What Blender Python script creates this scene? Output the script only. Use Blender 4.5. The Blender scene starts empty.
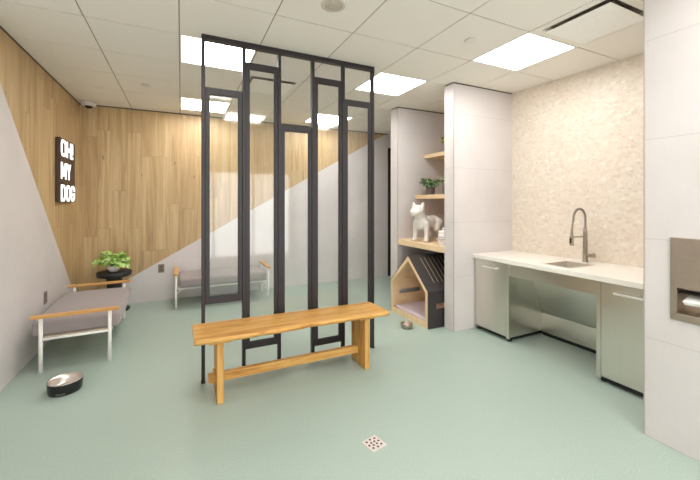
import bpy, bmesh, math, random
from mathutils import Vector, Matrix
R = math.radians
random.seed(7)
SC = bpy.context.scene
COL = SC.collection

# ------------------------------------------------------------------ setting measurements (metres)
H = 2.74
XL, YB = -1.218, 5.759          # side wall with the sign, far wall
XS, XP = 3.672, 2.552            # wall behind the sink, face of the near pier
YF = -2.5                       # wall behind the viewpoint
YD0, YD1 = 2.943, 3.092         # dividing wall between sink alcove and shelf niche
YE0, YE1 = 4.04, 4.215          # dividing wall at the far end of the niche
XD = 2.685                      # leading edge of both fins
YP = 1.138                       # end of the near pier
YSC = 2.983                     # partition plane

# ------------------------------------------------------------------ node helpers
class NT:
    def __init__(self, name):
        self.m = bpy.data.materials.new(name); self.m.use_nodes = True
        self.t = self.m.node_tree; self.t.nodes.clear()
        self.out = self.t.nodes.new('ShaderNodeOutputMaterial')
    def n(self, kind, **kw):
        nd = self.t.nodes.new(kind)
        for k, v in kw.items(): setattr(nd, k, v)
        return nd
    def put(self, sock, v):
        if isinstance(v, bpy.types.NodeSocket): self.t.links.new(v, sock)
        else:
            if hasattr(sock, 'default_value'):
                try: sock.default_value = v
                except Exception: sock.default_value = (*v, 1)
    def math(self, op, a, b=0.0, c=0.0):
        nd = self.n('ShaderNodeMath', operation=op)
        self.put(nd.inputs[0], a); self.put(nd.inputs[1], b); self.put(nd.inputs[2], c)
        return nd.outputs[0]
    def mix(self, fac, a, b, blend='MIX'):
        nd = self.n('ShaderNodeMix', data_type='RGBA', blend_type=blend)
        self.put(nd.inputs[0], fac); self.put(nd.inputs[6], a); self.put(nd.inputs[7], b)
        return nd.outputs[2]
    def noise(self, vec, scale, detail=3, rough=.5, dist=0):
        nd = self.n('ShaderNodeTexNoise')
        if vec is not None: self.put(nd.inputs['Vector'], vec)
        nd.inputs['Scale'].default_value = scale; nd.inputs['Detail'].default_value = detail
        nd.inputs['Roughness'].default_value = rough; nd.inputs['Distortion'].default_value = dist
        return nd.outputs['Fac']
    def ramp(self, fac, stops):
        nd = self.n('ShaderNodeValToRGB'); self.put(nd.inputs[0], fac)
        e = nd.color_ramp.elements
        while len(e) < len(stops): e.new(.5)
        for el, (p, c) in zip(e, stops): el.position = p; el.color = (*c, 1)
        return nd.outputs[0]
    def scalev(self, vec, s):
        nd = self.n('ShaderNodeVectorMath', operation='MULTIPLY')
        self.put(nd.inputs[0], vec); nd.inputs[1].default_value = s
        return nd.outputs[0]
    def xyz(self, vec):
        nd = self.n('ShaderNodeSeparateXYZ'); self.put(nd.inputs[0], vec); return nd.outputs
    def comb(self, x, y, z):
        nd = self.n('ShaderNodeCombineXYZ')
        for i, v in enumerate((x, y, z)): self.put(nd.inputs[i], v)
        return nd.outputs[0]
    def obj(self): return self.n('ShaderNodeTexCoord').outputs['Object']
    def pos(self): return self.n('ShaderNodeNewGeometry').outputs['Position']
    def bsdf(self, color, rough=.5, metal=0., bump=None, bs=.1, bd=.01, **kw):
        b = self.n('ShaderNodeBsdfPrincipled')
        self.put(b.inputs['Base Color'], color if isinstance(color, bpy.types.NodeSocket) else (*color, 1))
        self.put(b.inputs['Roughness'], rough); self.put(b.inputs['Metallic'], metal)
        for k, v in kw.items(): self.put(b.inputs[k.replace('_', ' ')], v)
        if bump is not None:
            bp = self.n('ShaderNodeBump'); bp.inputs['Strength'].default_value = bs
            bp.inputs['Distance'].default_value = bd
            self.put(bp.inputs['Height'], bump); self.t.links.new(bp.outputs[0], b.inputs['Normal'])
        self.t.links.new(b.outputs[0], self.out.inputs[0])
        return self.m

def s2l(r, g, b):
    f = lambda v: (v/255/12.92) if v/255 <= .04045 else ((v/255+.055)/1.055)**2.4
    return (f(r), f(g), f(b))

def plain(name, c, rough=.5, metal=0., var=.06, scale=40, bs=.05, **kw):
    """single-colour material with faint procedural variation"""
    k = NT(name); o = k.obj(); n = k.noise(o, scale)
    lo = tuple(max(0, v*(1-var)) for v in c); hi = tuple(min(1, v*(1+var)) for v in c)
    return k.bsdf(k.ramp(n, [(.3, lo), (.7, hi)]), rough, metal, n, bs, .002, **kw)

M = {}
# ---- floor: speckled sage sheet flooring
k = NT('sage_floor'); p = k.pos()
n1 = k.noise(p, 160, 2, .6); n2 = k.noise(p, 1.3, 3)
c = k.ramp(n1, [(.35, s2l(150, 168, 158)), (.5, s2l(160, 177, 167)), (.66, s2l(174, 188, 179))])
c = k.mix(k.math('MULTIPLY', n2, .10), c, (*s2l(182, 196, 184), 1))
M['floor'] = k.bsdf(c, k.math('MULTIPLY_ADD', n2, .12, .34), 0, n1, .04, .001, Specular_IOR_Level=.42)

# ---- plank cladding / grey panels
def wood_planks():
    k = NT('oak_plank_cladding'); x, y, z = k.xyz(k.pos())[:3]
    h = k.math('ADD', x, y); W, Lp = .172, 1.35
    hr = k.math('DIVIDE', k.math('ADD', h, 20.03), W); row = k.math('FLOOR', hr)
    wn = k.n('ShaderNodeTexWhiteNoise', noise_dimensions='1D'); k.put(wn.inputs['W'], row)
    zo = k.math('DIVIDE', k.math('ADD', z, k.math('MULTIPLY', wn.outputs['Value'], 9.)), Lp)
    brd = k.math('FLOOR', zo)
    w2 = k.n('ShaderNodeTexWhiteNoise', noise_dimensions='2D'); k.put(w2.inputs['Vector'], k.comb(row, brd, 0))
    idv = w2.outputs['Value']
    g = k.comb(k.math('MULTIPLY', h, 16.), k.math('MULTIPLY', z, .75), k.math('MULTIPLY', idv, 40.))
    gr = k.noise(g, 1.0, 5, .62, .9)
    g2 = k.comb(k.math('MULTIPLY', h, 5.), k.math('MULTIPLY', z, .9), k.math('MULTIPLY', idv, 70.))
    big = k.noise(g2, 1.0, 2, .5, 1.5)
    fine = k.noise(k.comb(k.math('MULTIPLY', h, 120.), k.math('MULTIPLY', z, 2.5), idv), 1., 3, .6)
    c = k.ramp(gr, [(.27, s2l(146, 114, 72)), (.47, s2l(194, 165, 118)), (.68, s2l(222, 198, 152))])
    c = k.mix(k.math('MULTIPLY', big, .35), c, (*s2l(212, 184, 144), 1))
    c = k.mix(k.math('MULTIPLY', idv, .48), c, (*s2l(172, 140, 100), 1))
    c = k.mix(k.math('MULTIPLY', fine, .22), c, (*s2l(150, 118, 80), 1))
    # knots
    kn = k.n('ShaderNodeTexVoronoi'); k.put(kn.inputs['Vector'], k.comb(k.math('MULTIPLY', h, 2.2), k.math('MULTIPLY', z, 1.0), 0)); kn.inputs['Scale'].default_value = 1.35
    kf = k.math('LESS_THAN', kn.outputs['Distance'], .045)
    ks = k.math('MULTIPLY', kf, .5)
    c = k.mix(ks, c, (*s2l(128, 92, 54), 1))
    fr = k.math('FRACT', hr); e1 = k.math('LESS_THAN', fr, .014)
    e2 = k.math('LESS_THAN', k.math('FRACT', zo), .0022)
    ed = k.math('MAXIMUM', e1, e2)
    c = k.mix(k.math('MULTIPLY', ed, .55), c, (*s2l(110, 80, 48), 1))
    return k.bsdf(c, .45, 0, k.math('SUBTRACT', gr, k.math('MULTIPLY', ed, 1.5)), .12, .002)
M['planks'] = wood_planks()

def grey_panel(name, base, seam=.34, upright=False):
    k = NT(name); ps = k.pos(); x, y, z = k.xyz(ps)[:3]
    h = k.math('ADD', x, y)
    st = k.noise(k.comb(k.math('MULTIPLY', h, 60.), k.math('MULTIPLY', z, 3.), 0), 1., 3, .6)
    cl = k.noise(ps, 2.2, 4)
    lo = tuple(v*.93 for v in base); hi = tuple(min(1, v*1.05) for v in base)
    c = k.mix(.18, k.ramp(cl, [(.3, lo), (.7, hi)]), k.ramp(st, [(.3, lo), (.7, hi)]))
    fz = k.math('FRACT', k.math('DIVIDE', k.math('ADD', z, .003), .6))
    ln = k.math('LESS_THAN', fz, .009)
    fh = k.math('FRACT', k.math('DIVIDE', k.math('ADD', h, 20.318), 1.2))
    if upright: ln = k.math('MAXIMUM', ln, k.math('LESS_THAN', fh, .003))
    c = k.mix(k.math('MULTIPLY', ln, seam), c, (*tuple(v*.55 for v in base), 1))
    return k.bsdf(c, .42, 0, k.math('SUBTRACT', k.math('MULTIPLY', st, .06), ln), .08, .002, Specular_IOR_Level=.35)
M['panel'] = grey_panel('warm_grey_wall_panel', s2l(213, 207, 206))
M['panel_left'] = grey_panel('seamless_grey_panel', s2l(213, 207, 206), .12, False)
M['edge'] = plain('wall_edge_trim', s2l(188, 179, 172), .4, .3)
M['shadow'] = plain('dark_trim_and_shadow_line', s2l(92, 80, 70), .6)  # dark trim on the dividing walls, and shadow lines painted along wall tops
M['white_wall'] = plain('plain_wall_paint', s2l(214, 208, 204), .6)

# ---- sink wall: chipped-stone mosaic
k = NT('stone_mosaic'); ps = k.pos()
pst = k.scalev(ps, (1, 1, 1.45)); vo = k.n('ShaderNodeTexVoronoi'); k.put(vo.inputs['Vector'], pst); vo.inputs['Scale'].default_value = 27; vo.inputs['Randomness'].default_value = 1
cr = k.xyz(vo.outputs['Color'])[0]
ve = k.n('ShaderNodeTexVoronoi', feature='DISTANCE_TO_EDGE'); k.put(ve.inputs['Vector'], pst); ve.inputs['Scale'].default_value = 27
nb = k.noise(ps, 5, 4, .6); nf = k.noise(ps, 60, 4, .6)
c = k.ramp(cr, [(0, s2l(218, 203, 186)), (.25, s2l(227, 215, 201)), (.55, s2l(232, 222, 209)), (.8, s2l(224, 210, 193)), (1, s2l(240, 232, 222))])
c = k.mix(k.math('MULTIPLY', nb, .4), c, (*s2l(230, 218, 200), 1))
c = k.mix(k.math('MULTIPLY', k.math('LESS_THAN', ve.outputs['Distance'], .035), .3), c, (*s2l(240, 230, 214), 1))
c = k.mix(k.math('MULTIPLY', k.math('GREATER_THAN', nf, .62), .38), c, (*s2l(196, 170, 136), 1))
M['mosaic'] = k.bsdf(c, .4, 0, cr, .08, .003)

# ---- ceiling
M['tile'] = plain('mineral_ceiling_tile', s2l(240, 235, 227), .85, 0, .02, 220, .1)
M['grid'] = plain('ceiling_grid_reveal', s2l(150, 138, 124), .8)
def emit(name, c, s):
    k = NT(name); e = k.n('ShaderNodeEmission'); e.inputs['Color'].default_value = (*c, 1); e.inputs['Strength'].default_value = s
    k.t.links.new(e.outputs[0], k.out.inputs[0]); return k.m
M['lamp'] = emit('lit_diffuser', (1, .974, .94), 7.2)
M['fill_pane'] = emit('added_fill_light_pane', (1, .99, .97), 1.9)  # glow of the unseen pane added to brighten the room
M['letter'] = emit('lit_letter_face', (1, .97, .93), 1.1)
M['white_metal'] = plain('white_powder_coat', s2l(246, 245, 241), .4, 0, .03)
M['white_plastic'] = plain('white_plastic', s2l(226, 222, 214), .45, 0, .03)
M['grey_plastic'] = plain('grey_plastic', s2l(212, 203, 190), .5)
M['taupe'] = plain('taupe_plastic', s2l(134, 118, 106), .5)
M['black'] = plain('black_powder_coat', s2l(40, 34, 37), .45, 0, .08)
M['dark'] = plain('black_plastic', s2l(24, 23, 23), .45)
M['stoolblack'] = plain('charcoal_stained_wood', s2l(42, 40, 42), .5, 0, .12)
M['bowlblack'] = plain('black_coated_steel', s2l(18, 18, 19), .35)
M['mark'] = plain('pale_print', s2l(120, 118, 114), .6)
M['signbody'] = plain('bronze_sign_casing', s2l(74, 56, 46), .4, .2)
M['terrazzo'] = plain('white_quartz_top', s2l(240, 236, 228), .28, 0, .02, 120, .0)
M['ceramic'] = plain('white_glazed_ceramic', s2l(244, 240, 236), .28, 0, .02, 20, .0)
M['statue'] = plain('white_statue_glaze', s2l(226, 221, 216), .3, 0, .02, 20, .0)
M['paper'] = plain('white_paper', s2l(240, 238, 233), .8)
M['lilac'] = plain('lilac_cushion_cloth', s2l(214, 200, 212), .95, 0, .08, 200, .3)
M['potgrey'] = plain('grey_brown_pot', s2l(110, 98, 96), .6, 0, .15)
M['soil'] = plain('potting_soil', s2l(52, 40, 32), .95, 0, .3)
M['concrete'] = plain('drain_steel', s2l(222, 212, 208), .35, .3)
M['hole'] = plain('drain_hole', s2l(70, 52, 50), .8)

# ---- brushed steel
def steel(name, c, rough, axis=2):
    k = NT(name); ps = k.pos()
    sv = [14, 14, 14]; sv[axis] = 1.2
    if axis == 1: sv = [10, .8, 260]
    if axis == 2: sv = [220, 220, .8]
    n = k.noise(k.scalev(ps, sv), 1., 3, .6)
    lo = tuple(v*.98 for v in c); hi = tuple(min(1, v*1.02) for v in c)
    return k.bsdf(k.ramp(n, [(.3, lo), (.7, hi)]), k.math('MULTIPLY_ADD', n, .06, rough-.03), 1., None)
M['steel'] = steel('brushed_stainless', s2l(226, 222, 214), .30, 1)
M['steelv'] = steel('brushed_stainless_panel', s2l(224, 219, 210), .30, 2)
M['nickel'] = steel('brushed_nickel', s2l(166, 154, 142), .28, 2)
M['basin'] = plain('satin_sink_steel', s2l(232, 226, 218), .42, .85, .02)
M['satin'] = plain('satin_bright_steel', s2l(248, 246, 242), .38, .6)
M['darksteel'] = plain('warm_brushed_steel', s2l(186, 172, 158), .34, 1., .03)
M['bowlsteel'] = plain('polished_steel', s2l(222, 214, 208), .3, 1.)

# ---- furniture timber
def timber(name, lo, mid, hi, axis='x', sc=1., rough=.45):
    k = NT(name); x, y, z = k.xyz(k.obj())[:3]
    a, b, d = {'x': (x, y, z), 'y': (y, x, z), 'z': (z, x, y)}[axis]
    v = k.comb(k.math('MULTIPLY', a, 2.2*sc), k.math('MULTIPLY', b, 26*sc), k.math('MULTIPLY', d, 26*sc))
    n = k.noise(v, 1., 5, .6, 1.2)
    f = k.noise(k.comb(k.math('MULTIPLY', a, 5*sc), k.math('MULTIPLY', b, 150*sc), k.math('MULTIPLY', d, 150*sc)), 1., 2)
    c = k.ramp(n, [(.28, lo), (.5, mid), (.74, hi)])
    c = k.mix(k.math('MULTIPLY', f, .25), c, (*lo, 1))
    return k.bsdf(c, rough, 0, n, .08, .002)
OAK = (s2l(170, 112, 46), s2l(216, 164, 86), s2l(232, 190, 118))
for ax in 'xyz': M['oak_'+ax] = timber('honey_oak_'+ax, *OAK, axis=ax)
ARM = (s2l(182, 130, 66), s2l(208, 158, 92), s2l(220, 176, 112))
M['arm'] = timber('arm_oak', *ARM, axis='x')
PINE = (s2l(222, 190, 146), s2l(234, 207, 168), s2l(240, 217, 184))
for ax in 'xyz': M['pine_'+ax] = timber('pale_ply_'+ax, *PINE, axis=ax, sc=.7)
M['houseblack'] = plain('black_laminate', s2l(54, 49, 50), .5, 0, .1)

# ---- fabric, leaves
k = NT('taupe_woven_cloth'); o = k.obj(); n = k.noise(o, 350, 2); n2 = k.noise(o, 6, 3)
c = k.mix(k.math('MULTIPLY', n2, .4), k.ramp(n, [(.3, s2l(138, 129, 129)), (.7, s2l(158, 149, 148))]), (*s2l(154, 144, 143), 1))
M['cloth'] = k.bsdf(c, .95, 0, n, .3, .002, Sheen_Weight=.2)
def leafmat(name, a, b, cc, sc=30, t0=.5):
    k = NT(name); n = k.noise(k.obj(), sc, 4, .6)
    c = k.ramp(n, [(t0-.2, a), (t0, b), (t0+.2, cc)])
    return k.bsdf(c, .4, 0, n, .1, .002, Subsurface_Weight=.05)
M['leaf_lime'] = leafmat('variegated_lime_leaf', s2l(110, 164, 52), s2l(160, 202, 84), s2l(236, 242, 200), 32, .46)
M['leaf_green'] = leafmat('deep_green_leaf', s2l(56, 96, 46), s2l(104, 142, 82), s2l(204, 216, 178), 45, .47)
M['leaf_pale'] = leafmat('pale_edged_leaf', s2l(76, 112, 62), s2l(148, 170, 124), s2l(222, 226, 204), 45, .47)
M['leaf_yellow'] = leafmat('yellow_green_leaf', s2l(120, 150, 40), s2l(176, 190, 60), s2l(214, 210, 100), 30)

# ---- glass: clear sheet with fresnel reflection
k = NT('clear_sheet_glass')
tr = k.n('ShaderNodeBsdfTransparent'); tr.inputs[0].default_value = (.955, .965, .955, 1)
gl = k.n('ShaderNodeBsdfGlossy'); gl.inputs['Roughness'].default_value = .05
gl.inputs['Color'].default_value = (1, 1, 1, 1)
fr = k.n('ShaderNodeFresnel'); fr.inputs['IOR'].default_value = 1.5
nn = k.noise(k.pos(), 3, 2)
mx = k.n('ShaderNodeMixShader'); k.put(mx.inputs[0], k.math('MULTIPLY', fr.outputs[0], k.math('MULTIPLY_ADD', nn, .1, 1.0)))
k.t.links.new(tr.outputs[0], mx.inputs[1]); k.t.links.new(gl.outputs[0], mx.inputs[2]); k.t.links.new(mx.outputs[0], k.out.inputs[0])
M['glass'] = k.m

# ------------------------------------------------------------------ mesh builder
class MB:
    def __init__(self): self.bm = bmesh.new(); self.mi = 0
    def _f(self, vs, smooth=False):
        try: f = self.bm.faces.new(vs)
        except ValueError: return
        f.material_index = self.mi; f.smooth = smooth
    def hexa(self, p):
        v = [self.bm.verts.new(q) for q in p]
        for i in ((3, 2, 1, 0), (4, 5, 6, 7), (0, 1, 5, 4), (1, 2, 6, 5), (2, 3, 7, 6), (3, 0, 4, 7)): self._f([v[j] for j in i])
        return self
    def box(self, x0, x1, y0, y1, z0, z1):
        return self.hexa([(x0, y0, z0), (x1, y0, z0), (x1, y1, z0), (x0, y1, z0), (x0, y0, z1), (x1, y0, z1), (x1, y1, z1), (x0, y1, z1)])
    def prism(self, pts, axis, a, b):
        """polygon pts (2-D, counter-clockwise) extruded along axis from a to b"""
        def P(q, t):
            return {'x': (t, q[0], q[1]), 'y': (q[0], t, q[1]), 'z': (q[0], q[1], t)}[axis]
        A = [self.bm.verts.new(P(q, a)) for q in pts]; B = [self.bm.verts.new(P(q, b)) for q in pts]
        n = len(pts); self._f(A[::-1]); self._f(B)
        for i in range(n): self._f([A[i], A[(i+1) % n], B[(i+1) % n], B[i]])
        return self
    def ring(self, outer, inner, axis, a, b):
        n = len(outer)
        for i in range(n):
            j = (i+1) % n
            self.prism([outer[i], outer[j], inner[j], inner[i]], axis, a, b)
        return self
    def cyl(self, p0, p1, r0, r1=None, n=16, smooth=True):
        r1 = r0 if r1 is None else r1
        p0, p1 = Vector(p0), Vector(p1); d = (p1-p0).normalized()
        u = d.orthogonal().normalized(); w = d.cross(u)
        A, B = [], []
        for i in range(n):
            t = 2*math.pi*i/n; e = u*math.cos(t)+w*math.sin(t)
            A.append(self.bm.verts.new(p0+e*r0)); B.append(self.bm.verts.new(p1+e*r1))
        for i in range(n): self._f([A[i], A[(i+1) % n], B[(i+1) % n], B[i]], smooth)
        self._f(A[::-1]); self._f(B)
        return self
    def tube(self, pts, r, n=10, radii=None):
        pts = [Vector(p) for p in pts]; rows = []; u = None
        for i, p in enumerate(pts):
            d = (pts[min(i+1, len(pts)-1)]-pts[max(i-1, 0)]).normalized()
            u = d.orthogonal().normalized() if u is None else (u-d*u.dot(d)).normalized()
            w = d.cross(u); rr = radii[i] if radii else r
            rows.append([self.bm.verts.new(p+(u*math.cos(2*math.pi*j/n)+w*math.sin(2*math.pi*j/n))*rr) for j in range(n)])
        for a, b in zip(rows, rows[1:]):
            for j in range(n): self._f([a[j], a[(j+1) % n], b[(j+1) % n], b[j]], True)
        self._f(rows[0][::-1]); self._f(rows[-1])
        return self
    def lathe(self, prof, c=(0, 0, 0), n=32, flute=0):
        rows = []
        for r, z in prof:
            row = []
            for j in range(n):
                t = 2*math.pi*j/n; q = r*(1-flute*(j % 2))
                row.append(self.bm.verts.new((c[0]+q*math.cos(t), c[1]+q*math.sin(t), c[2]+z)))
            rows.append(row)
        for a, b in zip(rows, rows[1:]):
            for j in range(n): self._f([a[j], a[(j+1) % n], b[(j+1) % n], b[j]], True)
        if prof[0][0] > 0 and prof[-1][0] > 0:      # closed ring section
            a, b = rows[-1], rows[0]
            for j in range(n): self._f([a[j], a[(j+1) % n], b[(j+1) % n], b[j]], True)
        else: self._f(rows[0][::-1]); self._f(rows[-1])
        return self
    def ball(self, c, r, rot=None, n=16):
        rx, ry, rz = (r, r, r) if isinstance(r, (int, float)) else r
        m = Matrix.Translation(c) @ ((rot or Matrix.Identity(3)).to_4x4()) @ Matrix.Diagonal((rx, ry, rz, 1))
        g = bmesh.ops.create_uvsphere(self.bm, u_segments=n, v_segments=max(8, n//2), radius=1, matrix=m)
        for v in g['verts']:
            for f in v.link_faces: f.smooth = True; f.material_index = self.mi
        return self
    def cap(self, a, b, ra, rb):
        self.cyl(a, b, ra, rb, 14); self.ball(a, ra, n=14); self.ball(b, rb, n=14); return self
    def build(self, name, mat, parent=None, bevel=0., seg=2, loc=None, subsurf=0):
        me = bpy.data.meshes.new(name)
        bmesh.ops.recalc_face_normals(self.bm, faces=self.bm.faces)
        self.bm.to_mesh(me); self.bm.free()
        for m in (mat if isinstance(mat, (list, tuple)) else [mat]): me.materials.append(m)
        o = bpy.data.objects.new(name, me); COL.objects.link(o)
        if parent: o.parent = parent
        if loc: o.location = loc
        if bevel:
            b = o.modifiers.new('bevel', 'BEVEL'); b.width = bevel; b.segments = seg; b.limit_method = 'ANGLE'; b.angle_limit = R(40)
            b.harden_normals = False
        return o

def thing(name, label, cat, loc=(0, 0, 0), rz=0., group=None):
    o = bpy.data.objects.new(name, None); COL.objects.link(o); o.empty_display_size = .1
    o.location = loc; o.rotation_euler = (0, 0, rz)
    return tag(o, label, cat, group)
def tag(o, label, cat, group=None):
    o['label'] = label; o['category'] = cat
    if group: o['group'] = group
    return o
def struct(mb, name, mat, **kw):
    o = mb.build(name, mat, **kw); o['kind'] = 'structure'; return o
def tree(o, parent=None):
    c = o.copy(); COL.objects.link(c); c.parent = parent
    for ch in o.children: tree(ch, c)
    return c

# ------------------------------------------------------------------ room shell
XE = 5.0
b = MB().box(XL-.1, XE+.1, YF-.1, YB+.1, -.1, 0); struct(b, 'floor', M['floor'])

# walls with the diagonal meeting of planks and grey panels (both meet at the corner by the floor)
def two_tone(name, axis, a, bb, sgn, cut):
    """wall polygon pieces; cut = list of two material polygons"""
    mb = MB()
    for i, poly in enumerate(cut):
        mb.mi = i; mb.prism(poly, axis, a, bb)
    return struct(mb, name, [M['panel_left'], M['planks']])
yt = YB - H/1.022            # where the slope reaches the ceiling on the side wall
two_tone('wall_left', 'x', XL-.1, XL, 1, [[(YF-.1, 0), (YB, 0), (yt, H), (YF-.1, H)], [(YB, 0), (YB+.1, 0), (YB+.1, H), (yt, H)]])
xt = XL + (H-.03)/.567
two_tone('wall_back', 'y', YB, YB+.1, 1, [[(XL, 0), (3.60, 0), (3.60, H), (xt, H), (XL, .03)], [(XL, .03), (xt, H), (XL, H)]])
b = MB().box(3.60, XE+.1, YB, YB+.1, 2.47, H).box(4.62, XE+.1, YB, YB+.1, 0, 2.47)
struct(b, 'wall_back_lintel', M['panel'])
b = MB().box(3.60, 3.65, YB-.02, YB+.1, 0, 2.47).box(4.57, 4.62, YB-.02, YB+.1, 0, 2.47).box(3.60, 4.62, YB-.02, YB+.1, 2.42, 2.47)
struct(b, 'trim_1', M['dark'])
b = MB().box(3.65, 4.57, YB+.03, YB+.075, .005, 2.42); struct(b, 'door_1', M['white_wall'])
b = MB().box(XE, XE+.1, YE0, YB, 0, H); struct(b, 'wall_corridor', M['white_wall'])
# added fill light in the unseen front wall, shaped as a daylit window
WX0, WX1, WZ0, WZ1 = XL+.12, XP-.12, .12, 2.15
b = MB().box(XL-.1, WX0, YF-.1, YF, 0, H).box(WX1, XS+.1, YF-.1, YF, 0, H).box(WX0, WX1, YF-.1, YF, 0, WZ0).box(WX0, WX1, YF-.1, YF, WZ1, H)
struct(b, 'wall_front', M['panel'])
b = MB().box(WX0, WX1, YF-.05, YF-.04, WZ0, WZ1); struct(b, 'added_fill_window', M['fill_pane'])  # added glowing pane, out of view, lifts the ceiling and walls
b = MB()
for q in range(5):
    x = WX0+(WX1-WX0)*q/4; b.box(max(WX0, x-.025), min(WX1, x+.025), YF-.04, YF-.005, WZ0, WZ1)
b.box(WX0, WX1, YF-.04, YF-.005, WZ0, WZ0+.05).box(WX0, WX1, YF-.04, YF-.005, WZ1-.05, WZ1)
struct(b, 'added_fill_window_bars', M['white_wall'])
# wall behind the sink and the niche
def xsink(y): return 3.605+(YD0-y)/(YD0-YP)*.105       # this wall runs slightly off square
b = MB().prism([(xsink(YP-.1), YP-.1), (xsink(YP-.1)+.2, YP-.1), (xsink(YD1-.05)+.2, YD1-.05), (xsink(YD1-.05), YD1-.05)], 'z', 0, H); struct(b, 'wall_sink', M['mosaic'])
b = MB().box(XS, XS+.1, YD1-.06, YE1, 0, H).box(XS+.1, XE+.1, YE1-.1, YE1, 0, H); struct(b, 'wall_niche', M['panel_left'])
# two dividing walls
b = MB().box(XD, XS, YD0, YD1, 0, H-.016); struct(b, 'wall_fin', M['panel'])
b = MB().box(XD, XS, YE0, YE1, 0, H-.016); struct(b, 'wall_fin_far', M['panel_left'])
b = MB().box(XD+.006, XS-.001, YD0+.006, YD1-.006, H-.016, H).box(XD+.006, XS, YE0+.006, YE1-.006, H-.016, H); struct(b, 'trim_2', M['shadow'])
e = .003
b = MB().box(XL, XL+.004, YF, YB, H-.016, H); struct(b, 'ceiling_shadow_line_left', M['shadow'])  # dark strip painting the shadow line where wall meets ceiling
b = MB().box(XL+.004, 3.60, YB-.004, YB, H-.016, H); struct(b, 'ceiling_shadow_line_back', M['shadow'])  # the same painted shadow line along the far wall
b = MB()
for (ya, yb) in ((YD0, YD1), (YE0, YE1)):
    b.box(XD-e, XD+.006, ya-e, ya+.004, 0, H-.017)
struct(b, 'trim_3', M['edge'])
# near pier with the dispenser recess
RY0, RY1, RZ0, RZ1 = .64, .982, .786, .936
b = MB().box(XP, XP+.1, YF, RY0, 0, H).box(XP, XP+.1, RY1, YP, 0, H).box(XP, XP+.1, RY0, RY1, 0, RZ0).box(XP, XP+.1, RY0, RY1, RZ1, H)
b.box(XP+.1, XS+.1, YF, YP, 0, H)
struct(b, 'wall_right', M['panel'])
b = MB().box(XP-e, XP+.004, YP-.004, YP+e, 0, H); struct(b, 'trim_4', M['edge'])

# ceiling: backing plus individual tiles; openings where fittings sit
G = .61; GX0 = -.012
light_cells = [(4, 3), (3, 5), (0, 5), (0, 8), (3, 8), (0, 2), (1, 0), (3, 0)]
vent_cells = [(4, 2), (1, 6)]
ceil = MB()
ceil.mi = 1; ceil.box(XL-.1, XE+.1, YF-.1, YB+.1, H+.05, H+.1)
# grid bars above the tile faces: seen as the thin lines between tiles
for i in range(-3, 9):
    x = GX0+i*G
    if XL < x < XE: ceil.box(x-.010, x+.010, YF, YB, H+.004, H+.05)
for j in range(-5, 11):
    y = j*G
    if YF < y < YB: ceil.box(XL, XE, y-.010, y+.010, H+.004, H+.05)
ceil.mi = 0
for i in range(-3, 9):
    for j in range(-5, 11):
        if (i, j) in light_cells or (i, j) in vent_cells: continue
        x0, x1 = max(GX0+i*G+.0042, XL-.05), min(GX0+(i+1)*G-.0042, XE+.05)
        y0, y1 = max(j*G+.0046, YF-.05), min((j+1)*G-.0046, YB+.05)
        if x1-x0 > .02 and y1-y0 > .02: ceil.box(x0, x1, y0, y1, H, H+.02)
struct(ceil, 'ceiling', [M['tile'], M['grid']])

# ------------------------------------------------------------------ ceiling fittings
def make_light():
    t = thing('ceiling_light', '', 'ceiling light')
    q = G/2
    o1 = [(-q+.004, -q+.004), (q-.004, -q+.004), (q-.004, q-.004), (-q+.004, q-.004)]
    i1 = [(s*.955, u*.955) for s, u in o1]
    MB().ring(o1, i1, 'z', 0, .03).build('frame', M['white_metal'], t)
    MB().box(-q*.955, q*.955, -q*.955, q*.955, .006, .02).build('diffuser', M['lamp'], t)
    return t
names = {(4, 3): 'lit square ceiling panel beside the plaque vent in front of the sink alcove',
         (3, 5): 'lit square ceiling panel between the glass partition and the shelf niche',
         (0, 5): 'lit square ceiling panel just behind the top corner of the glass partition',
         (0, 8): 'lit square ceiling panel by the wood-clad far wall beyond the outer bay of the partition',
         (3, 8): 'lit square ceiling panel by the far wall, seen through the fourth bay of the partition'}
proto = None
for (i, j) in light_cells:
    if proto is None: proto = o = make_light()
    else: o = tree(proto)
    o.location = (GX0+(i+.5)*G, (j+.5)*G, H)
    o['label'] = names.get((i, j), 'lit square ceiling panel out of view behind the viewpoint'); o['group'] = 'lit ceiling panels'

def make_vent(label, i, j):
    t = thing('air_vent', label, 'air vent', (GX0+(i+.5)*G, (j+.5)*G, H), 0, 'square plaque ceiling vents')
    q = G/2
    o1 = [(-q+.004, -q+.004), (q-.004, -q+.004), (q-.004, q-.004), (-q+.004, q-.004)]
    i1 = [(s*.80, u*.80) for s, u in o1]
    MB().ring(o1, i1, 'z', -.002, .045).build('frame', M['tile'], t)
    MB().box(-q*.80, q*.80, -q*.80, q*.80, .04, .047).build('plenum', plain('vent_plenum', s2l(140, 126, 114), .6, 0, .4, 60), t)
    MB().box(-q*.73, q*.73, -q*.73, q*.73, -.024, -.018).build('plaque', M['white_metal'], t, bevel=.003)
    return t
make_vent('square plaque air vent in the ceiling of the sink alcove, next to a lit panel', 4, 2)
make_vent('square plaque air vent seen through the upper part of the glass partition', 1, 6)

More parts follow.
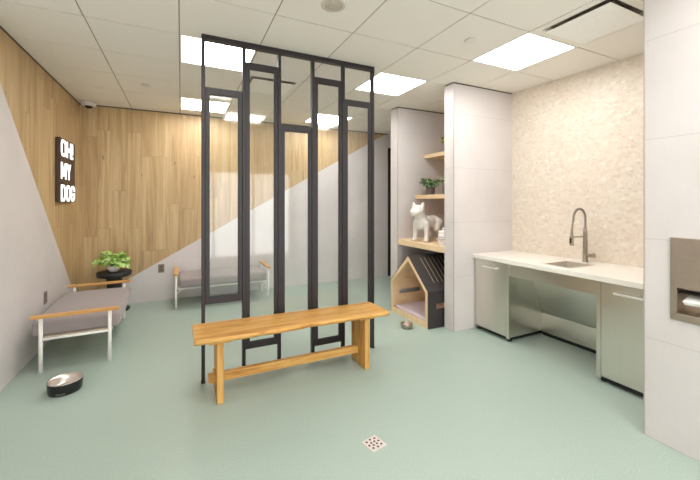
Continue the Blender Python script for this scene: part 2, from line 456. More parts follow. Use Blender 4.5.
def sprinkler(label, x, y):
    o = MB().lathe([(.0, -.016), (.030, -.015), (.042, -.010), (.044, -.006), (.036, -.004), (.036, .002), (0, .002)], n=28).build('sprinkler_cover', M['white_plastic'], loc=(x, y, H))
    return tag(o, label, 'sprinkler', 'round sprinkler covers')
sprinkler('round white sprinkler cover between two lit panels near the sink alcove', 2.115, 2.125)
sprinkler('round white sprinkler cover above the dog bed with the plant behind it', -.352, 4.533)
t = thing('ceiling_speaker', 'round grey ceiling speaker in a tile in front of the glass partition', 'speaker', (.915, 2.145, H))
MB().lathe([(.056, -.012), (.082, -.008), (.084, .001), (.056, .001)], n=36).build('rim', M['grey_plastic'], t)
MB().lathe([(0, -.018), (.04, -.017), (.058, -.011), (.058, 0), (0, 0)], n=36).build('grille', plain('speaker_grille', s2l(192, 182, 168), .7), t)
t = thing('dome_camera', 'small white dome camera on the ceiling in the wood-clad corner', 'security camera', (-1.09, 5.62, H))
MB().lathe([(.062, -.058), (.078, -.048), (.085, 0), (0, 0)], n=28).build('housing', M['white_plastic'], t)
MB().lathe([(0, -.088), (.024, -.084), (.040, -.072), (.046, -.058), (.046, -.04), (0, -.04)], n=24).build('dome', M['dark'], t)

# ------------------------------------------------------------------ lit sign on the side wall
t = thing('wall_sign', 'dark wall sign with white lit words OH! MY DOG on wood cladding', 'sign', (XL, 5.042, 1.422))
MB().box(.004, .047, -.288, .288, 0, .705).build('casing', M['signbody'], t, bevel=.004)
def octring(x0, x1, z0, z1, th, ch):
    def o(a, b_, c, d, k_): return [(a+k_, c), (b_-k_, c), (b_, c+k_), (b_, d-k_), (b_-k_, d), (a+k_, d), (a, d-k_), (a, c+k_)]
    return o(x0, x1, z0, z1, ch), o(x0+th, x1-th, z0+th*.8, z1-th*.8, ch*.4)
def glyph(ch, y0, y1, z0, z1):
    mb = MB(); A, B = .046, .050; w = .040
    P = lambda pts: mb.prism(pts, 'x', A, B)
    r = lambda a, b_, c, d: P([(a, c), (b_, c), (b_, d), (a, d)])
    zm = (z0+z1)/2; ym = (y0+y1)/2
    if ch == 'O': mb.ring(*octring(y0, y1, z0, z1, w, .04), 'x', A, B)
    elif ch == 'D':
        o, i = octring(y0, y1, z0, z1, w, .045)
        o[0] = o[7] = None; o2 = [(y0, z0), *o[1:5], (y0, z1)]; i2 = [(y0+w, z0+w*.8), *i[1:5], (y0+w, z1-w*.8)]
        mb.ring(o2, i2, 'x', A, B)
    elif ch == 'G':
        o, i = octring(y0, y1, z0, z1, w, .04)
        for q in (0, 1, 3, 4, 5, 6, 7): P([o[q], o[(q+1) % 8], i[(q+1) % 8], i[q]])
        r(y1-w, y1, z0+.03, zm+.005); r(ym+.005, y1, zm-.025, zm+.005); r(y1-w, y1, z1-.066, z1-.03)
    elif ch == 'H': r(y0, y0+w, z0, z1); r(y1-w, y1, z0, z1); r(y0, y1, zm-.022, zm+.022)
    elif ch == '!': r(y0, y1, z0+.055, z1); r(y0, y1, z0, z0+.035)
    elif ch == 'M':
        q = w*.85; r(y0, y0+q, z0, z1); r(y1-q, y1, z0, z1)
        P([(ym-.02, z0+.03), (ym+.02, z0+.03), (y0+q+.012, z1), (y0, z1)]); P([(ym-.02, z0+.03), (ym+.02, z0+.03), (y1, z1), (y1-q-.012, z1)])
    elif ch == 'Y':
        r(ym-w/2, ym+w/2, z0, zm)
        P([(ym-w/2, zm-.01), (ym+.012, zm-.01), (y0+w, z1), (y0, z1)]); P([(ym-.012, zm-.01), (ym+w/2, zm-.01), (y1, z1), (y1-w, z1)])
    return mb.build('letter', M['letter'], t)
for row, z0 in ((['O', 'H', '!'], .506), (['M', 'Y'], .256), (['D', 'O', 'G'], .010)):
    y = -.272
    for chh in row:
        w = {'!': .048, 'M': .190, 'Y': .160}.get(chh, .163 if row[0] == 'D' else .182)
        glyph(chh, y, y+w, z0, z0+.182); y += w+.024

# ------------------------------------------------------------------ power outlets
def outlet(label, loc, rz):
    t = thing('power_outlet', label, 'outlet', loc, rz, 'brown wall outlets')
    MB().box(0, .008, -.040, .040, 0, .122).build('plate', M['taupe'], t, bevel=.003)
    for z in (.036, .086):
        o = MB().box(.006, .011, -.018, .018, z-.016, z+.016).build('socket', plain('outlet_face', s2l(104, 92, 84), .5), t, bevel=.002)
    return t
outlet('brown outlet plate low on the side wall beside the dog bed arm', (XL, 4.449, .41), 0)
outlet('brown outlet plate on the far wall beside the bed behind the partition', (-.258, YB, .40), R(-90))

# ------------------------------------------------------------------ black framed glass partition
XPOST = [.157, .467, .763, 1.069, 1.369, 1.684]
t = thing('glass_partition', 'floor-to-ceiling black metal partition with five staggered glass panels behind the wooden bench', 'partition', (0, YSC, 0))
PT = .013
for x in XPOST:
    b = MB().box(x-PT, x+PT, -.022, .022, .006, H-.04).box(x-.016, x+.016, -.026, .026, 0, .006)
    b.build('post', M['black'], t, bevel=.002)
MB().box(XPOST[0]-PT, XPOST[-1]+PT, -.025, .025, H-.040, H-.001).build('top_rail', M['black'], t, bevel=.002)
PAN = [(.613, 2.330), (.205, 2.580), (.335, 2.094), (.123, 2.552), (.300, 2.390)]
for i, (z0, z1) in enumerate(PAN):
    x0, x1 = XPOST[i]+PT+.001, XPOST[i+1]-PT-.001
    q = .027; zt = .052
    o1 = [(x0, z0), (x1, z0), (x1, z1), (x0, z1)]; i1 = [(x0+q, z0+zt), (x1-q, z0+zt), (x1-q, z1-zt), (x0+q, z1-zt)]
    fr = MB().ring(o1, i1, 'y', -.016, .016).build('panel_frame', M['black'], t, bevel=.0015)
    MB().box(x0+q-.006, x1-q+.006, -.004, .004, z0+zt-.006, z1-zt+.006).build('glass_pane', M['glass'], fr)
    # glazing bead
    o2 = i1; i2 = [(x0+q+.007, z0+zt+.007), (x1-q-.007, z0+zt+.007), (x1-q-.007, z1-zt-.007), (x0+q+.007, z1-zt-.007)]
    MB().ring(o2, i2, 'y', -.011, -.004).build('bead', M['black'], fr)

# ------------------------------------------------------------------ live-edge bench
t = thing('wooden_bench', 'honey-coloured oak bench with wavy live edge in front of the partition', 'bench', (.866, 2.566, 0))
def bench_top():
    mb = MB(); n = 60; top = []; bot = []; L = .779
    front = lambda s: .005*math.sin(s*6.1+.8)+.006*math.sin(s*15+1)+.004*math.sin(s*33)+.002*math.sin(s*71)
    rows = []
    for i in range(n+1):
        s = -L-.006+(2*L-.026)*i/n
        f0 = .0+front(s); bk = .350-.025*(s/L)   # the board narrows to one end
        prof = [(f0+.012, .444), (f0-.004, .456), (f0, .474), (f0+.008, .482), (bk-.006, .482), (bk, .477), (bk, .450), (bk-.006, .444)]
        if i in (0, n): prof = [(y, z) for y, z in prof]
        rows.append([mb.bm.verts.new((s-.012*(y/.36)*(1 if s > 0 else .4), y, z)) for y, z in prof])
    for a, c in zip(rows, rows[1:]):
        for j in range(8): mb._f([a[j], a[(j+1) % 8], c[(j+1) % 8], c[j]], j in (0, 1, 2))
    mb._f(rows[0][::-1]); mb._f(rows[-1])
    return mb
bench_top().build('seat', M['oak_x'], t)
for x in (-.616, .561):
    MB().hexa([(x-.022, .040, 0), (x+.022, .040, 0), (x+.022, .305, 0), (x-.022, .305, 0),
               (x-.022, .046, .424), (x+.022, .046, .424), (x+.022, .312, .424), (x-.022, .312, .424)]).build('leg', M['oak_z'], t, bevel=.004)
    MB().box(x-.075, x+.075, .035, .316, .424, .444).build('cleat', M['oak_y'], t, bevel=.004)
MB().box(-.686, .548, .177, .215, .094, .158).build('stretcher', M['oak_x'], t, bevel=.003)
MB().box(-.655, -.639, .183, .209, .080, .195).build('wedge', M['oak_z'], t, bevel=.002)
MB().box(-.02, .015, .12, .22, .434, .444).build('key', M['oak_y'], t, bevel=.002)

# ------------------------------------------------------------------ raised dog beds
def make_bed():
    """long axis x, arms across the ends"""
    t = thing('dog_bed', '', 'dog bed')
    hx, hy, r = .612, .239, .0145
    for sx in (-1, 1):
        for sy in (-1, 1):
            b = MB().cyl((sx*hx, sy*hy, 0), (sx*hx, sy*hy, .452), r, n=14)
            b.cyl((sx*hx, sy*hy, .19), (sx*(hx-.085), sy*hy, .268), .007, n=8)
            b.build('leg', M['white_metal'], t)
        a = MB().box(-.305, .305, -.026, .026, .452, .477).build('armrest', M['arm'], t, bevel=.004)
        a.rotation_euler = (0, 0, R(90)); a.location = (sx*hx, 0, 0)
        MB().cyl((sx*hx, -hy, .272), (sx*hx, hy, .272), .011, n=10).build('end_rail', M['white_metal'], t)
    for sy in (-1, 1):
        MB().cyl((-hx, sy*hy, .262), (hx, sy*hy, .262), .012, n=10).build('side_rail', M['white_metal'], t)
    MB().box(-hx+.02, hx-.02, -hy-.01, hy+.01, .274, .288).build('deck', plain('deck_board', s2l(206, 194, 176), .7), t)
    mb = MB()
    nx, ny = 28, 14; lx, ly = .586, .320
    def zt(u, v): return .405+.022*(1-abs(u)**4)*(1-abs(v)**4)
    def edge(u): return u
    top = [[mb.bm.verts.new((lx*u*(1-.03*abs(v)**6), ly*v*(1-.03*abs(u)**6), zt(u, v))) for v in [j/ny*2-1 for j in range(ny+1)]] for u in [i/nx*2-1 for i in range(nx+1)]]
    bot = [[mb.bm.verts.new((lx*u*.99, ly*v*.98, .288)) for v in [j/ny*2-1 for j in range(ny+1)]] for u in [i/nx*2-1 for i in range(nx+1)]]
    for i in range(nx):
        for j in range(ny):
            mb._f([top[i][j], top[i+1][j], top[i+1][j+1], top[i][j+1]], True); mb._f([bot[i][j], bot[i][j+1], bot[i+1][j+1], bot[i+1][j]], True)
    for i in range(nx):
        mb._f([top[i][0], bot[i][0], bot[i+1][0], top[i+1][0]], True); mb._f([top[i][ny], top[i+1][ny], bot[i+1][ny], bot[i][ny]], True)
    for j in range(ny):
        mb._f([top[0][j], top[0][j+1], bot[0][j+1], bot[0][j]], True); mb._f([top[nx][j], bot[nx][j], bot[nx][j+1], top[nx][j+1]], True)
    mb.build('mattress', M['cloth'], t, bevel=.03, seg=4)
    return t
bed = make_bed(); bed.location = (-.836, 4.365, 0); bed.rotation_euler = (0, 0, R(92))
bed['label'] = 'grey cushioned dog bed with wooden arms along the side wall below the lit sign'; bed['group'] = 'raised dog beds'
b2 = tree(bed); b2.location = (.552, 5.428, 0); b2.rotation_euler = (0, 0, 0)
b2['label'] = 'grey cushioned dog bed along the far wall, seen through the glass partition'

# ------------------------------------------------------------------ plants
def leaf(mb, base, az, el, L, W, bend, fold=.25, n=6):
    p = Vector(base); side = Vector((-math.sin(az), math.cos(az), 0)); rows = []
    tw = random.uniform(-.4, .4)
    for i in range(n+1):
        s = i/n; e = el-bend*s
        d = Vector((math.cos(az)*math.cos(e), math.sin(az)*math.cos(e), math.sin(e)))
        up = side.cross(d)*-1
        sd = (side*math.cos(tw)+up*math.sin(tw)).normalized(); upp = d.cross(sd)
        w = W*(math.sin(math.pi*min(1, s*.92+.06))**.75) if s < 1 else W*.04
        rows.append([mb.bm.verts.new(p-sd*w-upp*w*-fold), mb.bm.verts.new(p), mb.bm.verts.new(p+sd*w-upp*w*-fold)])
        p = p+d*(L/n)
    for a, c in zip(rows, rows[1:]):
        mb._f([a[0], a[1], c[1], c[0]], True); mb._f([a[1], a[2], c[2], c[1]], True)
def foliage(n, L, W, r, elr, bend, stemh, seed, zsq=1.):
    random.seed(seed); mb = MB(); st = MB()
    for i in range(n):
        az = i*2.39996+random.uniform(-.3, .3); el = R(random.uniform(*elr)); q = random.uniform(.15, 1)
        x, y, z = math.cos(az)*r*q, math.sin(az)*r*q, stemh*random.uniform(.35, 1)*zsq
        st.tube([(x*.25, y*.25, -.01), (x*.6, y*.6, z*.6), (x, y, z)], .0018, 5)
        leaf(mb, (x, y, z), az+random.uniform(-.4, .4), el, L*random.uniform(.75, 1.15), W*random.uniform(.8, 1.15), bend*random.uniform(.7, 1.3))
    return mb, st
# plant on the stool
t = thing('side_stool', 'round black pedestal stool in the wood-clad corner holding the potted plant', 'stool', (-.787, 5.475, 0))
MB().lathe([(0, .452), (.17, .452), (.192, .462), (.198, .49), (.194, .512), (.185, .518), (0, .518)], n=44).build('top', M['stoolblack'], t)
MB().lathe([(0, .06), (.10, .06), (.085, .12), (.082, .30), (.092, .42), (.10, .452), (0, .452)], n=36).build('pedestal', M['stoolblack'], t)
MB().lathe([(0, 0), (.17, 0), (.178, .012), (.174, .03), (.12, .06), (0, .06)], n=40).build('base', M['stoolblack'], t)
t = thing('potted_plant', 'bushy lime-green leafy plant in a small white pot on the black stool', 'plant', (-.79, 5.45, .518))
MB().lathe([(0, 0), (.045, 0), (.066, .03), (.070, .062), (.066, .080), (.061, .080), (.058, .066), (0, .066)], n=30).build('pot', M['ceramic'], t)
f, s = foliage(80, .135, .042, .11, (-20, 65), 1.0, .125, 3)
f.build('foliage', M['leaf_lime'], t, loc=(0, 0, .07)); s.build('stems', M['leaf_lime'], t, loc=(0, 0, .07))

# ------------------------------------------------------------------ dog bowls
t = thing('dog_bowl', 'large black dog bowl with steel lining on the floor by the bed leg', 'bowl', (-.787, 3.312, 0), R(-15))
MB().lathe([(.0, .0), (.098, 0), (.103, .006), (.109, .080), (.108, .084), (.102, .084), (.098, .010), (0, .010)], n=48).build('shell', M['bowlblack'], t)
MB().lathe([(.110, .083), (.109, .087), (.102, .087), (.096, .066), (.088, .030), (.078, .022), (0, .020), (0, .016), (.080, .017), (.092, .028), (.099, .066), (.103, .082)], n=48).build('lining', M['bowlsteel'], t)
mb = MB()
for q in range(9):
    a = R(-92+q*3.4); rr = .1045; w = .0022
    c0 = Vector((math.cos(a)*rr, math.sin(a)*rr, .012)); tg = Vector((-math.sin(a), math.cos(a), 0)); nr = Vector((math.cos(a), math.sin(a), 0))
    hgt = .011 if q % 3 else .008
    mb.hexa([c0-tg*w, c0+tg*w, c0+tg*w+nr*.0016, c0-tg*w+nr*.0016, c0-tg*w+Vector((0, 0, hgt)), c0+tg*w+Vector((0, 0, hgt)), c0+tg*w+nr*.0022+Vector((0, 0, hgt)), c0-tg*w+nr*.0022+Vector((0, 0, hgt))])
mb.build('wordmark', M['mark'], t)
o = MB().lathe([(0, 0), (.055, 0), (.062, .008), (.065, .046), (.070, .051), (.067, .054), (.061, .047), (.057, .014), (.05, .008), (0, .007)], n=40).build('dog_bowl', M['darksteel'], loc=(2.30, 3.275, 0))
tag(o, 'small plain steel dog bowl on the floor in front of the dog house', 'bowl')

# ------------------------------------------------------------------ floor drain
t = thing('floor_drain', 'small square steel drain cover with round holes set in the green floor', 'drain', (1.022, 1.788, 0), R(12))
MB().box(-.054, .054, -.054, .054, 0, .003).build('cover', M['concrete'], t, bevel=.001)
mb = MB()
for x, y in [(-.03, .03), (0, .036), (.03, .03), (-.036, 0), (.036, 0), (-.03, -.03), (0, -.036), (.03, -.03), (-.012, .010), (.012, .010), (.012, -.012), (-.012, -.012)]:
    mb.cyl((x, y, .002), (x, y, .0034), .0072, n=14)
mb.build('holes', M['hole'], t)

# ------------------------------------------------------------------ niche: shelves
def shelf(label, x0, z0, z1):
    o = MB().box(x0, XS-.001, YD1+.001, YE0-.001, z0, z1).build('wall_shelf', M['pine_y'], bevel=.002)
    return tag(o, label, 'shelf', 'pale wooden niche shelves')
shelf('deepest pale wooden shelf in the niche, above the dog house', 2.690, .842, .916)
shelf('middle pale wooden niche shelf carrying two potted plants', 2.976, 1.470, 1.524)
shelf('topmost pale wooden shelf in the niche, above the potted plants', 3.134, 2.046, 2.098)

def small_plant(label, loc, lm, seed, group=None, L=.066, r=.095):
    t = thing('potted_plant', label, 'plant', loc, random.uniform(0, 3), group)
    MB().lathe([(0, 0), (.052, 0), (.055, .01), (.060, .108), (.060, .112), (.054, .112), (.052, .098), (0, .098)], n=44, flute=.035).build('pot', M['potgrey'], t)
    MB().lathe([(0, .09), (.051, .09), (.049, .102), (0, .106)], n=20).build('soil', M['soil'], t)
    f, s = foliage(84, L, .026, r, (-35, 75), .9, .085, seed)
    f.build('foliage', lm, t, loc=(0, 0, .105)); s.build('stems', lm, t, loc=(0, 0, .105))
    return t
small_plant('dark green bushy plant in a ribbed grey pot on the middle shelf', (3.08, 3.825, 1.524), M['leaf_green'], 11, 'plants on the middle shelf', .072, .105)
small_plant('pale-edged leafy plant half hidden by the dividing wall on the middle shelf', (3.08, 3.50, 1.524), M['leaf_pale'], 12, 'plants on the middle shelf', .05, .07)
t = small_plant('yellow-green plant on the topmost niche shelf, mostly hidden by the dividing wall', (3.22, 3.64, 2.098), M['leaf_yellow'], 14, None, .045, .07)

# ------------------------------------------------------------------ white dog statue
def statue():
    mb = MB()
    V = Vector
    # local: +x is the direction the dog faces; z up
    mb.ball((-.02, 0, .255), (.165, .082, .082))           # trunk
    mb.ball((.085, 0, .250), (.095, .090, .100))           # deep chest
    mb.ball((.125, 0, .225), (.050, .070, .075))
    mb.ball((-.15, 0, .258), (.085, .078, .080))           # rump
    mb.cap((.09, 0, .29), (.155, 0, .385), .072, .062)     # neck
    mb.ball((.165, 0, .405), (.082, .076, .070))           # skull
    mb.ball((.16, .0, .43), (.055, .06, .05))
    mb.ball((.215, .030, .382), (.040, .034, .036)); mb.ball((.215, -.030, .382), (.040, .034, .036))  # cheeks
    mb.ball((.236, 0, .378), (.050, .046, .036))           # muzzle
    mb.ball((.236, 0, .352), (.040, .036, .022))           # jaw
    mb.ball((.284, 0, .392), (.010, .016, .010))           # nose
    for s in (-1, 1):
        mb.ball((.222, s*.040, .418), (.014, .013, .013))  # eye
        mb.cap((.145, s*.052, .445), (.150, s*.070, .505), .026, .010)  # upright ear
        mb.ball((.152, s*.060, .470), (.014, .026, .035))
        # fore leg
        mb.cap((.095, s*.068, .235), (.100, s*.076, .130), .042, .029)
        mb.cap((.100, s*.076, .130), (.105, s*.078, .030), .027, .024)
        mb.ball((.122, s*.078, .018), (.042, .031, .020))
        # hind leg: thigh, hock, shank, paw
        mb.cap((-.165, s*.060, .245), (-.120, s*.068, .155), .058, .036)
        mb.cap((-.120, s*.068, .155), (-.195, s*.068, .095), .034, .024)
        mb.cap((-.195, s*.068, .095), (-.180, s*.068, .025), .023, .021)
        mb.ball((-.158, s*.068, .018), (.042, .029, .020))
    mb.cap((-.225, 0, .285), (-.250, 0, .262), .022, .012)  # stub tail
    o = mb.build('dog_statue', M['statue'])
    rm = o.modifiers.new('join', 'REMESH'); rm.mode = 'VOXEL'; rm.voxel_size = .006; rm.use_smooth_shade = True
    sm = o.modifiers.new('smooth', 'SMOOTH'); sm.factor = .5; sm.iterations = 4
    return o
o = statue(); o.scale = (1, 1.18, .985); o.location = (2.90, 3.70, .916); o.rotation_euler = (0, 0, R(180+13))
tag(o, 'glossy white statue of a standing short-tailed dog with pricked ears on the deepest shelf', 'statue')

# white lidded jar
t = thing('jar', 'white lidded jar beside the dog statue at the edge of the dividing wall', 'jar', (2.80, 3.235, .916), R(200))
MB().lathe([(0, 0), (.060, 0), (.064, .006), (.064, .128), (.058, .138), (0, .138)], n=36).build('body', M['ceramic'], t)
MB().lathe([(0, .138), (.052, .138), (.058, .144), (.058, .158), (.050, .166), (.016, .170), (.016, .178), (.022, .190), (.014, .202), (0, .203)], n=32).build('lid', M['ceramic'], t)
mb = MB()
for zz, a0, a1 in ((.088, -25, 25), (.066, -34, 34), (.046, -20, 20)):
    for q in range(a0, a1, 9):
        for (p0, p1) in ((q, q+6),):
            A, B_ = R(p0), R(p1); r0, r1 = .0635, .0650
            mb.hexa([(r0*math.cos(A), r0*math.sin(A), zz), (r1*math.cos(A), r1*math.sin(A), zz), (r1*math.cos(B_), r1*math.sin(B_), zz), (r0*math.cos(B_), r0*math.sin(B_), zz),
                     (r0*math.cos(A), r0*math.sin(A), zz+.011), (r1*math.cos(A), r1*math.sin(A), zz+.011), (r1*math.cos(B_), r1*math.sin(B_), zz+.011), (r0*math.cos(B_), r0*math.sin(B_), zz+.011)])
mb.build('print', plain('jar_print', s2l(150, 132, 132), .6), t)

# ------------------------------------------------------------------ dog house
t = thing('dog_house', 'black gabled dog house with pale wood front under the niche shelf', 'dog house', (2.480, 3.507, 0))
hw, hz, hp, D = .381, .420, .778, .62
out = [(-hw, 0), (hw, 0), (hw, hz), (0, hp), (-hw, hz)]
inn = [(-hw+.046, .062), (hw-.046, .062), (hw-.046, hz-.018), (0, hp-.064), (-hw+.046, hz-.018)]
skin = [(-hw+.007, 0), (hw-.007, 0), (hw-.007, hz-.003), (0, hp-.010), (-hw+.007, hz-.003)]
MB().ring(skin, inn, 'x', -.002, .022).build('front_frame', M['pine_z'], t)
# side panels with a long vent slot, outer black skin and pale lining
for s in (-1, 1):
    ya, yb_ = sorted((s*hw, s*(hw-.007))); yc, yd_ = sorted((s*(hw-.007), s*(hw-.022)))
    for nm, m, (y0, y1), x0 in (('side_panel', M['houseblack'], (ya, yb_), 0), ('side_lining', M['pine_x'], (yc, yd_), .022)):
        sx0, sx1, sz0, sz1 = .12, .46, .215, .272
        MB().box(x0, sx0, y0, y1, 0, hz-.004).box(sx1, D, y0, y1, 0, hz-.004).box(sx0, sx1, y0, y1, 0, sz0).box(sx0, sx1, y0, y1, sz1, hz-.004).build(nm, m, t)
    # roof planes
    nx_ = Vector((0, s*(hp-hz), hw)).normalized()
    def slab(t0, t1, x0, x1, d0, d1):
        e0, e1 = Vector((0, 0, hp)), Vector((0, s*hw, hz))
        q = []
        for d in (d0, d1):
            for (tt, xx) in ((t0, x0), (t0, x1), (t1, x1), (t1, x0)):
                pnt = e0.lerp(e1, tt); q.append((xx, pnt.y-nx_.y*d, pnt.z-nx_.z*d))
        return q
    rp = MB(); slots = [.155+.062*q for q in range(6)]; T0, T1, sw = .09, .80, .0055
    rp.hexa(slab(0, T0, 0, D, 0, .007)); rp.hexa(slab(T1, 1, 0, D, 0, .007))
    xs_ = [0]
    for q in slots: xs_ += [q-sw, q+sw]
    xs_.append(D)
    for q in range(0, len(xs_), 2): rp.hexa(slab(T0, T1, xs_[q], xs_[q+1], 0, .007))
    rp.build('roof_panel', M['houseblack'], t)
    MB().hexa(slab(.02, .98, .022, D, .0072, .020)).build('roof_lining', M['pine_x'], t)
MB().prism([(-hw+.007, .03), (hw-.007, .03), (hw-.007, hz-.02), (0, hp-.035), (-hw+.007, hz-.02)], 'x', D-.02, D-.004).build('back_panel', M['pine_y'], t)
MB().box(.022, D-.02, -hw+.023, hw-.023, .0, .040).build('floor_board', M['pine_y'], t)
o = MB().box(-.275, .275, -.345, .345, 0, .045).build('pet_cushion', M['lilac'], bevel=.018, seg=4, loc=(2.480+.31, 3.507, .0405))
tag(o, 'flat lilac cushion lying inside the dog house', 'cushion')

# ------------------------------------------------------------------ sink alcove
YC0 = YP+.004; YC1 = YD0-.001
SX0, SX1, SY0, SY1 = 3.075, 3.425, 1.920, 2.170
b = MB().box(2.957, SX0, YC0, YC1, .800, .840).prism([(SX1, YC0), (xsink(YC0)-.001, YC0), (xsink(YC1)-.001, YC1), (SX1, YC1)], 'z', .800, .840).box(SX0, SX1, YC0, SY0, .800, .840).box(SX0, SX1, SY1, YC1, .800, .840)
tag(b.build('countertop', M['terrazzo']), 'long white countertop along the stone mosaic wall', 'countertop')
t = thing('sink_basin', 'small square steel sink set into the white countertop', 'sink', ((SX0+SX1)/2, (SY0+SY1)/2, .69))
a, c = (SX1-SX0)/2-.0005, (SY1-SY0)/2-.0005
mb = MB().box(-a, a, -c, c, 0, .006)
mb.box(-a, -a+.006, -c, c, .006, .1495).box(a-.006, a, -c, c, .006, .1495).box(-a+.006, a-.006, -c, -c+.006, .006, .1495).box(-a+.006, a-.006, c-.006, c, .006, .1495)
mb.build('bowl', M['basin'], t)
o1 = [(-a-.012, -c-.012), (a+.012, -c-.012), (a+.012, c+.012), (-a-.012, c+.012)]; i1 = [(-a+.006, -c+.006), (a-.006, -c+.006), (a-.006, c-.006), (-a+.006, c-.006)]
MB().ring(o1, i1, 'z', .1505, .1525).build('rim', M['basin'], t)
MB().lathe([(0, .006), (.03, .006), (.03, .009), (.02, .0085), (0, .008)], n=24).build('waste', M['bowlsteel'], t)

# faucet
t = thing('faucet', 'tall brushed nickel spring faucet behind the sink', 'faucet', (3.55, 2.066, .840))
MB().lathe([(0, 0), (.028, 0), (.028, .006), (.0215, .012), (.020, .13), (.0185, .28), (.0135, .335), (0, .335)], n=24).build('body', M['nickel'], t)
b = MB().cyl((0, -.005, .066), (0, -.058, .066), .0165, n=18).cyl((0, -.054, .066), (0, -.088, .068), .019, n=18).tube([(0, -.08, .07), (-.008, -.084, .085), (-.014, -.086, .10)], .004, 8)
b.build('lever', M['nickel'], t)
arch = []
for q in range(41):
    a = math.pi*q/40
    arch.append(Vector((-.092+.092*math.cos(a), 0, .425+.092*math.sin(a))))
path = [Vector((0, 0, .33+.095*q/8)) for q in range(8)]+arch+[Vector((-.184-.003*q, 0, .425-.012*q)) for q in range(1, 8)]
MB().tube(path, .0075, 12).build('hose', M['nickel'], t)
sp = []; turns = 46; N = turns*10
cum = [0]
for a_, c_ in zip(path, path[1:]): cum.append(cum[-1]+(c_-a_).length)
for q in range(N+1):
    d = cum[-1]*.9*q/N; i = max(j for j in range(len(cum)) if cum[j] <= d); i = min(i, len(path)-2)
    f_ = (d-cum[i])/(cum[i+1]-cum[i]); p_ = path[i].lerp(path[i+1], f_); tg = (path[i+1]-path[i]).normalized()
    u_ = Vector((0, 1, 0)); w_ = tg.cross(u_); an = 2*math.pi*turns*q/N
    sp.append(p_+(u_*math.cos(an)+w_*math.sin(an))*.0098)
MB().tube(sp, .0022, 6).build('spring', M['nickel'], t)
hx = -.205
b = MB().tube([(hx, 0, .345), (hx-.003, 0, .31), (hx-.006, 0, .25), (hx-.010, 0, .17)], .014, 18, radii=[.009, .011, .014, .0195])
b.build('spray_head', M['nickel'], t)
MB().box(hx-.030, hx-.018, -.008, .008, .19, .24).build('spray_button', M['dark'], t, bevel=.002)
MB().tube([(-.014, 0, .245), (-.10, 0, .247), (hx+.012, 0, .250)], .0055, 10).lathe([(.016, -.008), (.021, -.008), (.021, .008), (.016, .008)], (hx-.005, 0, .250), 20).build('holder_arm', M['nickel'], t)

# base cabinets
def cabinet(label, y0, y1, dy0, dy1, hy0, hy1):
    t = thing('base_cabinet', label, 'cabinet', (0, 0, 0), 0, 'steel base cabinets')
    t.location = (3.005, (y0+y1)/2, 0); cy = (y0+y1)/2
    L = lambda y: y-cy
    MB().box(0, .590, L(y0), L(y1), .046, .799).build('body', M['steelv'], t, bevel=.002)
    side = [(y0, dy0-.003), (dy1+.003, y1)]
    for a_, b_ in side:
        if b_-a_ > .006: MB().box(-.022, 0, L(a_), L(b_), .034, .799).build('stile', M['steelv'], t, bevel=.001)
    d = MB().box(-.022, -.001, L(dy0), L(dy1), .050, .792).build('door', M['steelv'], t, bevel=.002)
    h = MB().box(-.058, -.045, L(hy0), L(hy1), .720, .734)
    for q in (hy0+.006, hy1-.006): h.box(-.048, -.021, L(q)-.005, L(q)+.005, .721, .733)
    h.build('handle', M['satin'], d, bevel=.0015)
    MB().box(.008, .57, L(y0)+.02, L(y1)-.02, .012, .046).build('plinth', M['dark'], t)
    for x in (.03, .55):
        for y in (y0+.03, y1-.03): MB().cyl((x, L(y), 0), (x, L(y), .014), .022, n=14).build('foot', M['dark'], t)
    return t
cabinet('steel base cabinet against the dividing wall, on the far side of the knee space', 2.478, 2.936, 2.514, 2.915, 2.61, 2.795)
cabinet('steel base cabinet beside the near pier, partly hidden behind it', 1.156, 1.652, 1.170, 1.616, 1.30, 1.515)
# knee-space panelling under the sink
t = thing('sink_apron', 'steel apron and sloping knee panel under the sink between the cabinets', 'apron panel', (3.005, 2.065, 0))
ky = .412
MB().box(-.012, .0, -ky, ky, .675, .799).build('apron', M['steelv'], t, bevel=.002)
MB().prism([(.300, .682), (.480, .240), (.486, .240), (.306, .682)], 'y', -ky, ky).build('sloping_panel', M['steelv'], t)
MB().box(.477, .485, -ky, ky, .040, .239).build('lower_panel', M['steelv'], t)
MB().box(.495, .505, -ky, ky, .0, .045).build('toe_strip', M['dark'], t)

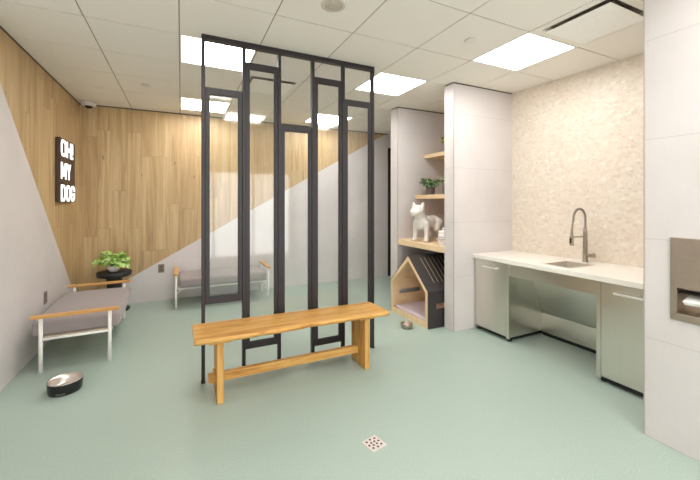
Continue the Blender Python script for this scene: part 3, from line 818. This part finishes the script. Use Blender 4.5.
# ------------------------------------------------------------------ paper towel dispenser
t = thing('towel_dispenser', 'recessed steel paper towel dispenser on the near pier', 'towel dispenser', (XP, .806, .748))
z = .748; yy = .806
o1 = [(-.203, 0), (.203, 0), (.203, .470), (-.203, .470)]
i1 = [(RY0+.004-yy, RZ0+.004-z), (RY1-.004-yy, RZ0+.004-z), (RY1-.004-yy, RZ1-.004-z), (RY0+.004-yy, RZ1-.004-z)]
MB().ring(o1, i1, 'x', -.012, -.001).build('face_plate', M['darksteel'], t, bevel=.002)
mb = MB(); a0, a1, c0, c1 = i1[0][0], i1[1][0], i1[0][1], i1[2][1]
mb.box(.088, .092, a0, a1, c0, c1).box(-.001, .09, a0-.002, a0, c0, c1).box(-.001, .09, a1, a1+.002, c0, c1).box(-.001, .09, a0, a1, c0-.002, c0).box(-.001, .09, a0, a1, c1, c1+.002)
mb.build('recess', M['darksteel'], t)
mb = MB().box(.0, .085, a0+.002, a1-.002, c1-.028, c1-.022); mb.build('tray', M['dark'], t)
W0, W1 = a0+.025, a1-.03; zc = c1-.036
mb = MB()
for q, (dz, dx) in enumerate(((0, 0), (-.0075, .008), (-.015, .016))):
    mb.hexa([(-.022+dx, W0, zc-.030+dz), (.07, W0, zc+dz), (.07, W1, zc+dz-.006), (-.022+dx, W1, zc-.036+dz),
             (-.022+dx, W0, zc-.024+dz), (.07, W0, zc+.006+dz), (.07, W1, zc+dz), (-.022+dx, W1, zc-.030+dz)])
mb.build('paper_towel', M['paper'], t)

# ------------------------------------------------------------------ camera, world, colour
cam = bpy.data.cameras.new('camera'); co = bpy.data.objects.new('camera', cam); COL.objects.link(co)
cam.sensor_width = 36; cam.sensor_fit = 'HORIZONTAL'; cam.lens = 36*349.08/700
cam.shift_y = -(240-202.4)/700; cam.clip_start = .02
co.location = (0, 0, 1.4193); co.rotation_euler = (R(90), 0, R(-25.83))
SC.camera = co
w = bpy.data.worlds.new('world'); SC.world = w; w.use_nodes = True
w.node_tree.nodes['Background'].inputs[0].default_value = (1, .97, .93, 1); w.node_tree.nodes['Background'].inputs[1].default_value = .2
vs = SC.view_settings
vs.view_transform = 'Standard'; vs.look = 'None'; vs.gamma = 1; vs.use_curve_mapping = False; vs.exposure = 1.3
try: SC.cycles.max_bounces = 10; SC.cycles.diffuse_bounces = 6; SC.cycles.transparent_max_bounces = 16
except Exception: pass
